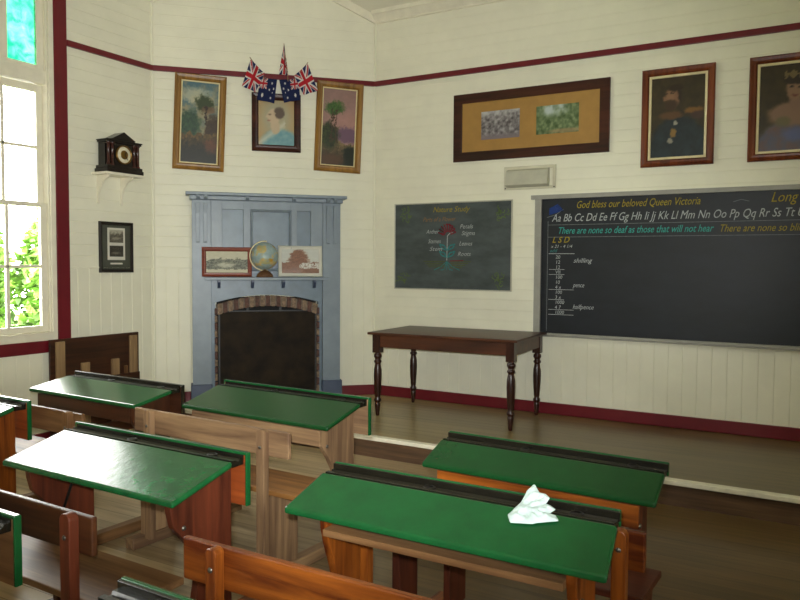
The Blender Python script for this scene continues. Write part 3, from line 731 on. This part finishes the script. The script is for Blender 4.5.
# things standing on the mantel shelf
r = picture('framed_photograph', 'brown-framed old street photograph standing on the mantel shelf left of the globe', 'photograph', on_diag(.683, 1.397 + .143, .155), RD, .47, .285, .04, 'redframe', p_street, (52, 32), .0, dep=.022, tilt=-.10)
r = picture('framed_photograph', 'pale-framed sepia photograph standing on the mantel shelf right of the globe', 'photograph', on_diag(1.392, 1.397 + .155, .155), RD, .435, .305, .014, 'paleframe', p_sepia_house, (54, 36), .022, 'card', dep=.018, tilt=-.10)
r = empty('globe', on_diag(1.04, 1.397, .205), RD, 'small world globe on a brown domed base standing on the mantel shelf', 'globe')
MB().lathe([(0, .068), (.02, .066), (.05, .052), (.078, .02), (.082, .0), (0, 0)], 28).build('base', 'midbrownX', r)
def globe_mesh(R_):
    vs = []; cs = []; fs = []; nu, nv = 64, 40
    for j in range(nv + 1):
        la = -PI/2 + PI * j / nv
        for i in range(nu):
            lo = 2 * PI * i / nu; p = Vector((math.cos(la) * math.cos(lo), math.cos(la) * math.sin(lo), math.sin(la)))
            n = noise.fractal(p * 1.7 + Vector((3.1, 1.7, 5.2)), .9, 2.1, 4); n2 = noise.fractal(p * 4 + Vector((9, 1, 5)), .9, 2.1, 3)
            c = mixc(hx('8a9d9e'), hx('9db0ae'), n2 + .5)
            if n > .12: c = mixc(hx('b59a4e'), hx('c2ad7a'), n2 + .5) if n2 > -.05 else hx('a9a578')
            aus = blob(p.x, p.z, .42, -.22, .17, .12, .2) * (p.y < 0); c = mixc(c, hx('b7912f'), aus)
            vs.append(p * R_); cs.append(c)
    for j in range(nv):
        for i in range(nu): i2 = (i + 1) % nu; fs.append((j*nu+i, j*nu+i2, (j+1)*nu+i2, (j+1)*nu+i))
    me = bpy.data.meshes.new('sphere'); me.from_pydata(vs, [], fs); me.materials.append(M['print']); set_colors(me, cs)
    for p in me.polygons: p.use_smooth = True
    o = bpy.data.objects.new('sphere', me); COL.objects.link(o); return o
g = globe_mesh(.131); g.parent = r; g.location = (0, 0, .205); g.rotation_euler = (0, .2, 0)
am = []
for k in range(25):
    a = math.radians(82 + 200 * k / 24); am.append((.143 * math.cos(a), 0, .205 + .143 * math.sin(a)))
MB().tube(am, .006, 8).build('meridian_arm', 'slip', r)
MB().lathe([(.014, .06), (.012, .075)], 12).build('stem', 'gold', r)

# ------------------------------------------------------------------ writing in chalk
def text(parent, name, s, x, z, size, mat, width=None, shear=.32, y=-.012, align='LEFT', thick=0.):
    cu = bpy.data.curves.new(name, 'FONT'); cu.body = s; cu.size = size; cu.shear = shear; cu.align_x = align; cu.resolution_u = 3; cu.offset = thick
    t = bpy.data.objects.new('tmp', cu); COL.objects.link(t)
    dg = bpy.context.evaluated_depsgraph_get(); me = bpy.data.meshes.new_from_object(t.evaluated_get(dg))
    bpy.data.objects.remove(t)
    xs = [v.co.x for v in me.vertices]; k = 1.
    if width: k = width / (max(xs) - min(xs))
    for v in me.vertices: v.co = (v.co.x * k, 0, v.co.y)
    me.materials.clear(); me.materials.append(M[mat]); me.name = name
    o = bpy.data.objects.new(name, me); COL.objects.link(o); o.parent = parent; o.location = (x, y, z); return o
def line(mb, pts, w=.006, y=-.0118):
    for (x0, z0), (x1, z1) in zip(pts[:-1], pts[1:]):
        d = Vector((x1 - x0, 0, z1 - z0)); n = Vector((-d.z, 0, d.x)).normalized() * w / 2
        a, b = Vector((x0, y, z0)), Vector((x1, y, z1)); mb.add([a - n, b - n, b + n, a + n], [(0, 1, 2, 3)])
    return mb

# large blackboard (local x from its left inner edge, z absolute)
r = empty('blackboard', on_back(-2.28, 0), RB, 'long grey-framed blackboard with chalk alphabet, running out of the picture on the right', 'blackboard')
BW = 3.6
MB().box(-.01, BW + .01, -.010, -.003, .90, 2.14).build('slate', 'board', r)
fr = MB(); fr.box(-.062, 0, -.03, -.003, .885, 2.166); fr.box(BW, BW + .062, -.03, -.003, .885, 2.166)
fr.box(-.10, BW + .10, -.034, -.003, 2.130, 2.168); fr.box(-.062, BW + .062, -.034, -.003, .882, .912)
fr.build('frame', 'boardframe', r, bevel=.003)
MB().box(.0, BW, -.075, -.032, .882, .892).build('chalk_ledge', 'boardframe', r, bevel=.003)
text(r, 'chalk_heading', 'God bless our beloved Queen Victoria', .315, 2.04, .092, 'ch_y', 1.03)
text(r, 'chalk_heading', 'Long may she reign', 1.87, 2.04, .112, 'ch_y', .72)
text(r, 'chalk_alphabet', 'Aa Bb Cc Dd Ee Ff Gg Hh Ii Jj Kk Ll Mm Nn Oo Pp Qq Rr Ss Tt Uu Vv Ww Xx Yy Zz', .095, 1.925, .098, 'ch_w', 2.62)
text(r, 'chalk_motto', 'There are none so deaf as those that will not hear', .15, 1.815, .085, 'ch_t', 1.30, thick=.0006)
text(r, 'chalk_motto', 'There are none so blind as those that will not see', 1.50, 1.812, .085, 'ch_y', 1.30)
l = MB(); line(l, [(.06, 1.895), (3.3, 1.895)], .005); line(l, [(.06, 1.785), (3.3, 1.780)], .005); line(l, [(.06, .93), (.06, 1.93)], .005)
l.build('chalk_ruling', 'ch_d', r)
l = MB()
for k in range(5): line(l, [(.07, 1.99 + .012 * k), (.20 - .012 * k, 2.03 + .012 * k)], .012)
l.build('chalk_sketch', 'ch_b', r)
l = MB(); line(l, [(.05, 1.965), (.13, 1.985), (.20, 2.035)], .006); l.build('chalk_flourish', 'ch_d', r); l = line(MB(), [(1.60, 2.05), (1.66, 2.068), (1.72, 2.052)], .005); l.build('chalk_flourish', 'ch_d', r)
text(r, 'chalk_sum_heading', 'L S D', .10, 1.735, .075, 'ch_y', .16, thick=.001); text(r, 'chalk_sums', 'x 21 - 4 1/4', .09, 1.688, .04, 'ch_w', .2); 
text(r, 'chalk_sums', 'add', .08, 1.648, .045, 'ch_teal', .07)
zz = 1.605; l = MB(); line(l, [(.07, 1.635), (.31, 1.635)], .005)
for k, s_ in enumerate(['20', '12', '12', 'VII', '100', '10', '4 x', '100', '3 x', '1000', '4 7', '1000']):
    text(r, 'chalk_sums', s_, .135, zz - .0455 * k - .015, .044, 'ch_w', None, .1)
    if k in (2, 3, 6, 8, 10, 11): line(l, [(.075, zz - .0455 * k - .022), (.31 if k in (6, 10, 11) else .22, zz - .0455 * k - .022)], .004)
l.build('chalk_sum_lines', 'ch_w', r)
for s, z in (('shilling', 1.555), ('pence', 1.335), ('halfpence', 1.14)): text(r, 'chalk_word', s, .30, z, .058, 'ch_w', .05 * len(s) * .42)

# small nature study board
r = empty('blackboard', on_back(-3.205, 1.71), RB, 'small grey-green chalkboard with a flower diagram, left of the long blackboard', 'blackboard')
MB().box(-.63, .63, -.010, -.0005, -.425, .425).build('slate', 'boardgrey', r)
frame_part('edging', 1.275, .862, .012, .014, 'boardedge', r, 0, -.002)
text(r, 'chalk_heading', 'Nature Study', -.20, .335, .075, 'ch_ol', .40).data.materials[0] = M['ch_y']
text(r, 'chalk_heading', 'Parts of a Flower', -.31, .245, .06, 'ch_o', .36)
for s, x, z in (('Anther', -.27, .125), ('Stamen', -.25, .03), ('Stem', -.235, -.045), ('Petals', .095, .17), ('Stigma', .115, .105), ('Leaves', .09, .005), ('Roots', .075, -.095)):
    text(r, 'chalk_word', s, x, z, .058, 'ch_w', .14)
l = MB(); line(l, [(-.035, .10), (-.04, -.14)], .008); line(l, [(-.035, .10), (-.01, .125), (.02, .135)], .008); l.build('chalk_flower_stem', 'ch_w', r)
l = MB()
for k in range(9):
    a = PI * (.05 + .9 * k / 8); line(l, [(-.03 + .03 * math.cos(a), .11 + .03 * math.sin(a)), (-.03 + .10 * math.cos(a) - .01, .12 + .10 * math.sin(a)), (-.03 + .05 * math.cos(a + .5), .12 + .09 * math.sin(a + .3))], .011)
line(l, [(-.01, -.145), (.14, -.14)], .008); l.build('chalk_petals', 'ch_r', r)
l = MB()
for sx in (-1, 1):
    for z in (-.0, -.07): line(l, [(-.037, z - .04), (-.037 + sx * .03, z + .005), (-.037 + sx * .085, z + .02), (-.037 + sx * .06, z - .02), (-.037, z - .04)], .013)
for k in range(5): line(l, [(-.04, -.15), (-.10 + .03 * k, -.20 - .03 * (k % 2)), (-.18 + .07 * k, -.235)], .007)
l.build('chalk_leaves', 'ch_teal', r)
l = MB()
for k in range(4): line(l, [(-.30 + .02 * k, -.15 - .018 * k), (-.06, -.15 - .018 * k)], .006); line(l, [(.0, -.155 - .018 * k), (.22 - .03 * k, -.152 - .018 * k)], .006)
l.build('chalk_soil', 'ch_ol', r)
for cx, cz in ((-.52, .305), (.52, .31), (-.53, -.31), (.50, -.32)):
    l = MB(); rr = random.Random(cx * 7 + cz)
    for k in range(16):
        a = rr.uniform(0, 6.28); q = rr.uniform(.01, .075); x, z = cx + q * math.cos(a), cz + q * math.sin(a) * 1.1
        b = rr.uniform(0, 6.28); line(l, [(x, z), (x + .025 * math.cos(b), z + .025 * math.sin(b)), (x + .04 * math.cos(b + .7), z + .04 * math.sin(b + .7))], .008)
    l.build('chalk_leaf_spray', 'ch_g', r)

# wall vent above the long blackboard
r = empty('wall_vent', on_back(-2.405, 2.335), RB, 'cream box vent on the back wall under the wide picture frame', 'vent')
frame_part('flange', .50, .215, .03, .012, 'vent', r, 0, -.002)
MB().hexa([(-.215, -.085, -.07), (.19, -.085, -.07), (.19, -.002, -.09), (-.215, -.002, -.09), (-.215, -.055, .062), (.19, -.055, .062), (.19, -.002, .085), (-.215, -.002, .085)]).build('hood', 'ventface', r, bevel=.003)
q = MB()
for x in (-.235, .235): q.lathe([(0, -.018), (.006, -.016), (.007, -.010)], 10, 0, Matrix.Translation((x, 0, -.093)), 'y')
q.build('screws', 'iron', r)

# ------------------------------------------------------------------ teacher's table
r = empty('table', (-2.875, 6.02, ZP), math.radians(2.5), 'dark stained wooden table with turned legs on the platform', 'table')
TH = .757; lx, ly = .628, .36
MB().box(-.70, .70, -.43, .41, TH - .022, TH).build('tabletop', 'table', r, bevel=.006, seg=3)
ap = MB()
ap.box(-lx, lx, -ly - .028, -ly + .0, TH - .135, TH - .022); ap.box(-lx, lx, ly, ly + .028, TH - .135, TH - .022)
ap.box(-lx - .028, -lx, -ly, ly, TH - .135, TH - .022); ap.box(lx, lx + .028, -ly, ly, TH - .135, TH - .022)
ap.build('apron', 'table', r, bevel=.002)
lp = [(0, 0), (.014, 0), (.017, .012), (.025, .095), (.026, .11), (.02, .118), (.031, .132), (.033, .148), (.022, .165), (.026, .18), (.033, .28), (.036, .36), (.034, .42), (.026, .462), (.024, .472), (.034, .486), (.034, .496), (.024, .507), (.027, .52), (.036, .535), (.034, .555), (.022, .566), (.03, .575)]
for sx in (-1, 1):
    for sy in (-1, 1):
        q = MB().lathe(lp, 20); q.box(-.036, .036, -.036, .036, .572, TH - .022)
        q.build('leg', 'tableleg', r, (sx * lx, sy * ly, 0), bevel=.0)

# ------------------------------------------------------------------ school desks with attached benches
def desk(label, cx, cy, th, L, dep, Lb, zf, zb, bo, wd, wb, style='', panelc=None, shelf=False, apron=False, top='green', seath=.57, backh=.53, bx=.385, bxo=0., bt=.738, exo=0., lo=0., pd=.215, p0=.001, postz=.06, ins=.095, s0=.026, s1=.315, pw=.025, wells=(-.1, .36), stay=False):
    """x along the desk, y=0 at the pupil's edge of the top and towards the wall, bench at negative y"""
    r = empty('school_desk', (cx, cy, 0), math.radians(th), label, 'desk', 'green-topped school desks with attached benches')
    led = .062; lip = .016; yl = dep - lip - led; zl = zb - .022; t = .024
    Lm = L + (Lb - L) * yl / dep
    MB().hexa([(-L/2, 0, zf - t), (L/2, 0, zf - t), (Lm/2, yl, zl - t), (-Lm/2, yl, zl - t), (-L/2, 0, zf), (L/2, 0, zf), (Lm/2, yl, zl), (-Lm/2, yl, zl)]).build('desktop', top, r, bevel=.009, seg=3)
    # pen ledge with groove
    y0, y1 = yl + .001, dep - lip
    pr = [(y0, zl - t), (y0, zl + .001), (y0 + .018, zl + .001), (y0 + .022, zl - .007), (y0 + .036, zl - .007), (y0 + .04, zl + .001), (y1, zl + .001), (y1, zl - t)]
    le = MB().prism(pr, -Lb/2 + .004, Lb/2 - .004, 'x').build('pen_ledge', 'black', r)
    for x in wells:
        w = MB().lathe([(0, -.001), (.013, -.001), (.015, .002), (.019, .002), (.021, 0)], 18).build('inkwell', 'iron', le, (x * L, (y0 + y1) / 2 + .004, zl + .001))
    if style == 'panel':
        pl = Lb/2 + .012; pz = zb - .21
        p = MB().box(-pl + .004, pl - .004, y1 + .001, y1 + .019, pz, zb - .004).build('back_panel', wd['panel'], r, bevel=.002)
        MB().box(-Lb/2 + .004, Lb/2 - .004, y1 - .004, y1 + .0008, zl - .012, zb - .010).build('ledge_upstand', 'black', le)
        e = MB(); e.box(-pl, pl, y1 + .0, y1 + .021, zb - .012, zb); e.box(-pl - .002, -pl + .008, y1 - .001, y1 + .022, pz, zb - .001); e.box(pl - .008, pl + .002, y1 - .001, y1 + .022, pz, zb - .001)
        e.build('green_edging', wd.get('edge', 'green'), p, bevel=.003)
    else:
        MB().box(-Lb/2, Lb/2, y1 + .004, dep, zl - .03, zb).build('back_lip', 'green', r, bevel=.003)
        MB().box(-Lb/2, Lb/2, y1 - .006, y1 + .0038, zl - .012, zb - .003).build('ledge_upstand', 'black', le, bevel=.002)
    if wells is not None and style != 'none':
        xs = L/2 - ins
        zat = lambda y: zf + (zl - zf) * max(0, min(1, y / yl)) - t
        yb = dep - .03; nar = yb - .19 if dep > .33 else yb - .15
        prof = [(yb, .06), (yb, zl - t - .004), (yl, zl - t - .002), (.035, zat(.035) - .002), (.04, zat(.035) - .05), (.055, zf - .12), (nar - .03 if nar > .1 else nar - .01, zf - .20), (nar + .012, zf - .27), (nar + .016, zf - .34), (nar, zf - .42), (nar, .06)]
        for sx in (-1, 1):
            e = MB().prism(prof, sx * xs + exo - .015, sx * xs + exo + .015, 'x').build('end_panel', wd['z'], r, bevel=.003)
            MB().lathe([(0, .006), (.008, .005), (.010, 0)], 12, 0, Matrix.Translation((sx * (xs + .015) + exo, .1, zf - .13)) @ Matrix.Rotation(sx * PI / 2, 4, 'Y')).build('bolt', 'metal', e)
        if shelf:
            MB().box(-xs + .016 + exo, xs - .014 + exo, .012, dep - .05, zf - .075, zf - .052).build('book_shelf', wd['shelf'], r, bevel=.002)
        if apron:
            MB().box(-xs - .03, xs + .03, .02, .034, zf - .115, zf - t - .006).build('apron', wd['x'], r, bevel=.002)
        if stay:
            for sx in (-1, 1): MB().tube([(sx * (xs - .014), dep * .5, zf - .30), (sx * (xs - .17), dep * .5, zat(dep * .5) - .002)], .006, 6).build('iron_stay', 'iron', r)
    BO = Matrix.Translation((bxo, 0, 0))
    for sx in (-1, 1):
        MB().box(sx * (bx + .035), sx * (bx - .03), bo - .085, dep - .02, .001, .06, 0, BO if sx > 0 else BO @ Matrix.Translation((lo, 0, 0))).build('runner', wb['y'], r, bevel=.006)
        MB().box(sx * bx - .018, sx * bx + .018, bo + p0, bo + max(pd, s1 - .3), .06, .424, 0, BO if sx > 0 else BO @ Matrix.Translation((lo, 0, 0))).build('bench_panel', wb.get('bp', wb['z']), r, bevel=.003)
        MB().prism([(sx * bx - pw, postz), (sx * bx + pw, postz)] + [(sx * bx + pw * math.cos(a * PI / 8), bt - .012 + .8 * pw * math.sin(a * PI / 8)) for a in range(9)], bo - .036, bo, 'y', 0, BO).build('back_post', wb['z'], r, bevel=.003)
        MB().lathe([(0, -.004), (.007, -.003), (.009, 0)], 10, axis='y').build('bolt', 'metal', r, (sx * bx + bxo, bo - .0365, .67))
    MB().box(-backh, backh, bo + .001, bo + .023, bt - .125, bt, 0, BO).build('backrest', wb['x'], r, bevel=.005)
    MB().box(-seath, seath, bo + s0, bo + s1, .425, .45, 0, BO).build('seat', wb.get('seat', wb['x']), r, bevel=.004)
    return r
def W(k, **o): d = dict(x=k + 'X', y=k + 'Y', z=k + 'Z'); d.update(o); return d
desk('green-topped school desk with a crumpled white cloth lying on it', -1.039, 1.96, .03, 1.102, .276, 1.045, .70, .80, -.425, W('orange', shelf='midbrownX'), W('orange'), shelf=True, bx=.43, backh=.575, bxo=-.01, bt=.727, pw=.02, ins=.125, exo=.015)
desk('green-topped school desk with orange apron standing between the cloth-bearing desk and the platform', -.981, 2.694, -2.6, .964, .236, .946, .70, .79, -.395, W('orange', z='redbrownZ'), W('orange', seat='redbrownX', bp='redbrownZ'), apron=True, p0=.19, pd=.33, postz=.30, top='greendeep', bx=.475, backh=.545, seath=.50, s0=.16, s1=.425, pw=.022, bt=.725)
desk('green-topped school desk of weathered grey-brown wood standing before the fireplace', -2.728, 3.066, -2.66, 1.091, .369, 1.091, .70, .80, -.37, W('weathered', panel='weatheredX'), W('weathered', seat='seatwoodX'), 'panel', apron=True, top='greendeep', bx=.405, bxo=.06, backh=.55, bt=.748, lo=-.085)
desk('green-topped school desk with strong window glare on its top and dark red-brown legs', -2.459, 1.803, -1.09, 1.029, .373, 1.029, .70, .80, -.315, W('redbrown', panel='rustX'), W('darkbrown', z='redbrownZ', seat='midbrownX'), 'panel', top='greenold', stay=True, bx=.42, backh=.505, exo=.025)
desk('green-topped school desk with dark legs standing beside the upright brown panel near the window', -3.917, 2.874, -2.2, 1.039, .354, 1.039, .72, .79, -.395, W('umber', panel='umberX', edge='black'), W('midbrown'), 'panel', apron=True, bx=.47, backh=.56, bxo=.05, bt=.745, pd=.12)
desk('green-topped school desk cut by the left edge, showing an orange end panel', -4.17, 2.02, -1.5, 1.04, .37, 1.04, .70, .80, -.33, W('orange', panel='rustX'), W('midbrown'), 'panel', top='greenold')
desk('green-topped school desk in the lower left corner, only its green-edged back corner in view', -2.548, .915, -1.0, 1.04, .37, 1.04, .70, .80, -.33, W('midbrown', panel='midbrownX'), W('darkbrown'), 'panel')
desk('green-topped school desk cut by the bottom edge, only ledge and green lip in view', -.864, .771, -1.0, 1.10, .37, 1.10, .70, .80, -.36, W('orange'), W('orange'))

# crumpled cloth on the near desk
import itertools
poly = [(-.0497,.0080),(-.0297,-.0238),(.0361,-.0104),(.0464,-.0025),(.1047,.0229),(.0901,.0425),(.0695,.0479),(.0810,.0694),(.0609,.0822),(.0446,.0865),(.0508,.1087),(.0351,.1196),(.0134,.1224),(-.0108,.1488),(-.0255,.1216),(-.0307,.0736)]
def inside(x, y):
    c = False
    for (x0, y0), (x1, y1) in zip(poly, poly[1:] + poly[:1]):
        if (y0 > y) != (y1 > y) and x < (x1 - x0) * (y - y0) / (y1 - y0) + x0: c = not c
    return c
def edged(x, y):
    m = 9.
    for (x0, y0), (x1, y1) in zip(poly, poly[1:] + poly[:1]):
        dx, dy = x1 - x0, y1 - y0; t = max(0, min(1, ((x - x0) * dx + (y - y0) * dy) / (dx * dx + dy * dy))); m = min(m, math.hypot(x - x0 - t * dx, y - y0 - t * dy))
    return m
CK = 1.     # plan scale of the outline
CX, CY = -.78, 2.10
bm = bmesh.new(); vv = [bm.verts.new((x, y, 0)) for x, y in poly]; f = bm.faces.new(vv)
bmesh.ops.triangulate(bm, faces=[f])
for _ in range(4): bmesh.ops.subdivide_edges(bm, edges=bm.edges[:], cuts=1, use_grid_fill=True)
for v in bm.verts:
    x, y = v.co.x, v.co.y; e = min(1, edged(x, y) / .02)
    rd = 1 - abs(noise.noise(Vector((x * 20 + y * 11, y * 31 - x * 7, 3.))))
    rd2 = 1 - abs(noise.noise(Vector((x * 48 - y * 20, y * 56, 7.))))
    v.co.z = .003 + e * (.012 * rd ** 3 + .006 * rd2 ** 2) + .001 * noise.noise(Vector((x * 26, y * 26, 1))) + (.016 * max(0, (y - .08) / .06) if y > .08 else 0)
    v.co.x, v.co.y = x * CK, y * CK
me = bpy.data.meshes.new('cleaning_cloth'); bm.to_mesh(me); bm.free(); me.materials.append(M['cloth'])
for p in me.polygons: p.use_smooth = True
o = bpy.data.objects.new('cleaning_cloth', me); COL.objects.link(o)
sl = math.atan2(.078, .198)
o.location = (CX, CY, .700 + .078 * (CY - 1.96) / .198 + .003); o.rotation_euler = (sl, 0, 0)
m_ = o.modifiers.new('solid', 'SOLIDIFY'); m_.thickness = .003; m_.offset = 1
tag(o, 'crumpled white cloth lying on the nearest green desk', 'cloth')

# ------------------------------------------------------------------ brown battened panel by the window
r = empty('wooden_panel', (XL + .06, 4.27, 0), RL, 'dark brown wooden panel with pale upright battens standing under the window', 'panel')
MB().box(-.455, .455, -.011, .011, .02, .885).build('board', 'umberX', r, bevel=.004)
MB().box(-.41, -.33, -.035, -.012, .30, .865).build('long_batten', 'tanZ', r, bevel=.003); MB().box(.34, .42, -.035, -.012, .12, .86).build('long_batten', 'tanZ', r, bevel=.003)
for x in (-.13, .18): MB().box(x - .04, x + .04, -.035, -.012, .10, .665).build('short_batten', 'tanZ', r, bevel=.003)
MB().box(.28, .31, -.035, -.012, .10, .59).build('peg', 'midbrownZ', r)
MB().box(-.45, .455, -.06, -.0, 0, .10).build('foot_rail', 'umberX', r, bevel=.004); MB().box(.06, .44, -.04, -.012, .44, .52).build('cross_rail', 'darkbrownX', r, bevel=.003)

# ------------------------------------------------------------------ outside
tag(MB().box(-30, -6, -14, 20, -.75, -.6).build('lawn', 'grass'), kind='structure')
def shrub(label, x, y, h, rx, ry, n, sd):
    rr = random.Random(sd); mb = MB(); r = empty('garden_shrub', (x, y, -.6), 0, label, 'shrub', 'shrubs outside the window')
    for _ in range(n):
        a = rr.uniform(0, 2 * PI); zz = rr.random() ** .8; q = math.sqrt(rr.random()) * (1.15 - .6 * zz ** 2) * (.8 + .5 * noise.noise(Vector((math.cos(a) * 2, math.sin(a) * 2, zz * 4 + sd))))
        p = Vector((q * rx * math.cos(a), q * ry * math.sin(a), .25 + zz * (h - .25)))
        u = Vector((rr.gauss(0, 1), rr.gauss(0, 1), rr.gauss(0, .6))).normalized(); w = u.orthogonal().normalized(); s = rr.uniform(.06, .13)
        mb.add([p - u * s, p + w * s * .45, p + u * s, p - w * s * .45], [(0, 1, 2, 3)])
    mb.build('foliage', 'leaf', r)
    st = MB()
    for k in range(7):
        a = k * .9; st.tube([(0.05 * math.cos(a), .05 * math.sin(a), 0), (.3 * rx * math.cos(a), .3 * ry * math.sin(a), h * .4), (.6 * rx * math.cos(a), .6 * ry * math.sin(a), h * .8)], [.03, .02, .008], 6)
    st.build('stems', 'weatheredZ', r)
shrub('bright green shrub outside the window, seen behind the lower panes nearest the red trim', -10.0, 7.35, 3.0, .9, 1.0, 9000, 3)
shrub('bright green shrub outside the window, seen at the left edge of the lower panes', -12.4, 6.9, 3.2, .9, 1.0, 9000, 4)

# ------------------------------------------------------------------ light, world, camera
w = bpy.data.worlds.new('World'); S.world = w; w.use_nodes = True
bg = w.node_tree.nodes['Background']; bg.inputs[0].default_value = (.985, 1.0, .95, 1); 
# hazy bright sky, brighter towards the sun's side (-x)
wt = w.node_tree; tcw = N(wt, 'ShaderNodeTexCoord'); sxw = N(wt, 'ShaderNodeSeparateXYZ'); wt.links.new(tcw.outputs['Generated'], sxw.inputs[0])
mrw = N(wt, 'ShaderNodeMapRange'); mrw.inputs['From Min'].default_value = -.8; mrw.inputs['From Max'].default_value = .4
mrw.inputs['To Min'].default_value = 13.; mrw.inputs['To Max'].default_value = 8.5
wt.links.new(sxw.outputs[0], mrw.inputs['Value']); wt.links.new(mrw.outputs[0], bg.inputs[1])
def portal(og, an, o):
    l = bpy.data.lights.new('sky_portal', 'AREA'); l.shape = 'RECTANGLE'; l.size = o[1] - o[0]; l.size_y = o[3] - o[2]; l.cycles.is_portal = True
    ob = bpy.data.objects.new('sky_portal', l); COL.objects.link(ob)
    R_ = Matrix.Rotation(an, 4, 'Z'); p = Vector(og) + R_ @ Vector(((o[0] + o[1]) / 2, .14, (o[2] + o[3]) / 2))
    ob.matrix_world = Matrix.Translation(p) @ R_ @ Matrix.Rotation(-PI / 2, 4, 'X')
for (og, an, lst) in (((XL, 0, 0), PI/2, WIN_L), ((XR, 0, 0), -PI/2, WIN_R_ADDED), ((0, YR, 0), PI, WIN_K)):
    for o in lst: portal(og, an, o)

# the flash on the camera that took the picture
fl = bpy.data.lights.new('camera_flash', 'SPOT'); fl.energy = 440; fl.shadow_soft_size = .025; fl.color = (.97, 1., .99); fl.spot_size = math.radians(76); fl.spot_blend = 1.
fo = bpy.data.objects.new('camera_flash', fl); COL.objects.link(fo); fo.location = (-.04, 0, 1.60)
cam = bpy.data.cameras.new('camera'); cam.sensor_width = 36; cam.sensor_fit = 'HORIZONTAL'; cam.lens = 738.834 / 800 * 36; cam.clip_start = .05
co = bpy.data.objects.new('camera', cam); COL.objects.link(co)
ya, pi_, ro = math.radians(30.0594), math.radians(2.81136), math.radians(.374355)
fw = Vector((-math.sin(ya) * math.cos(pi_), math.cos(ya) * math.cos(pi_), -math.sin(pi_)))
rt = Vector((math.cos(ya), math.sin(ya), 0)); up = rt.cross(fw)
r2 = math.cos(ro) * rt + math.sin(ro) * up; u2 = -math.sin(ro) * rt + math.cos(ro) * up
co.matrix_world = Matrix(((r2.x, u2.x, -fw.x, 0), (r2.y, u2.y, -fw.y, 0), (r2.z, u2.z, -fw.z, 1.535), (0, 0, 0, 1)))
S.camera = co
fo.rotation_euler = (math.radians(90 - 2.8 + 8), 0, math.radians(34))
vs = S.view_settings; vs.view_transform = 'Standard'; vs.look = 'None'; vs.gamma = 1; vs.exposure = 0.78; vs.use_curve_mapping = False
S.cycles.max_bounces = 10; S.cycles.diffuse_bounces = 6; S.cycles.transparent_max_bounces = 12
S.cycles.use_denoising = True; S.cycles.sample_clamp_indirect = 6
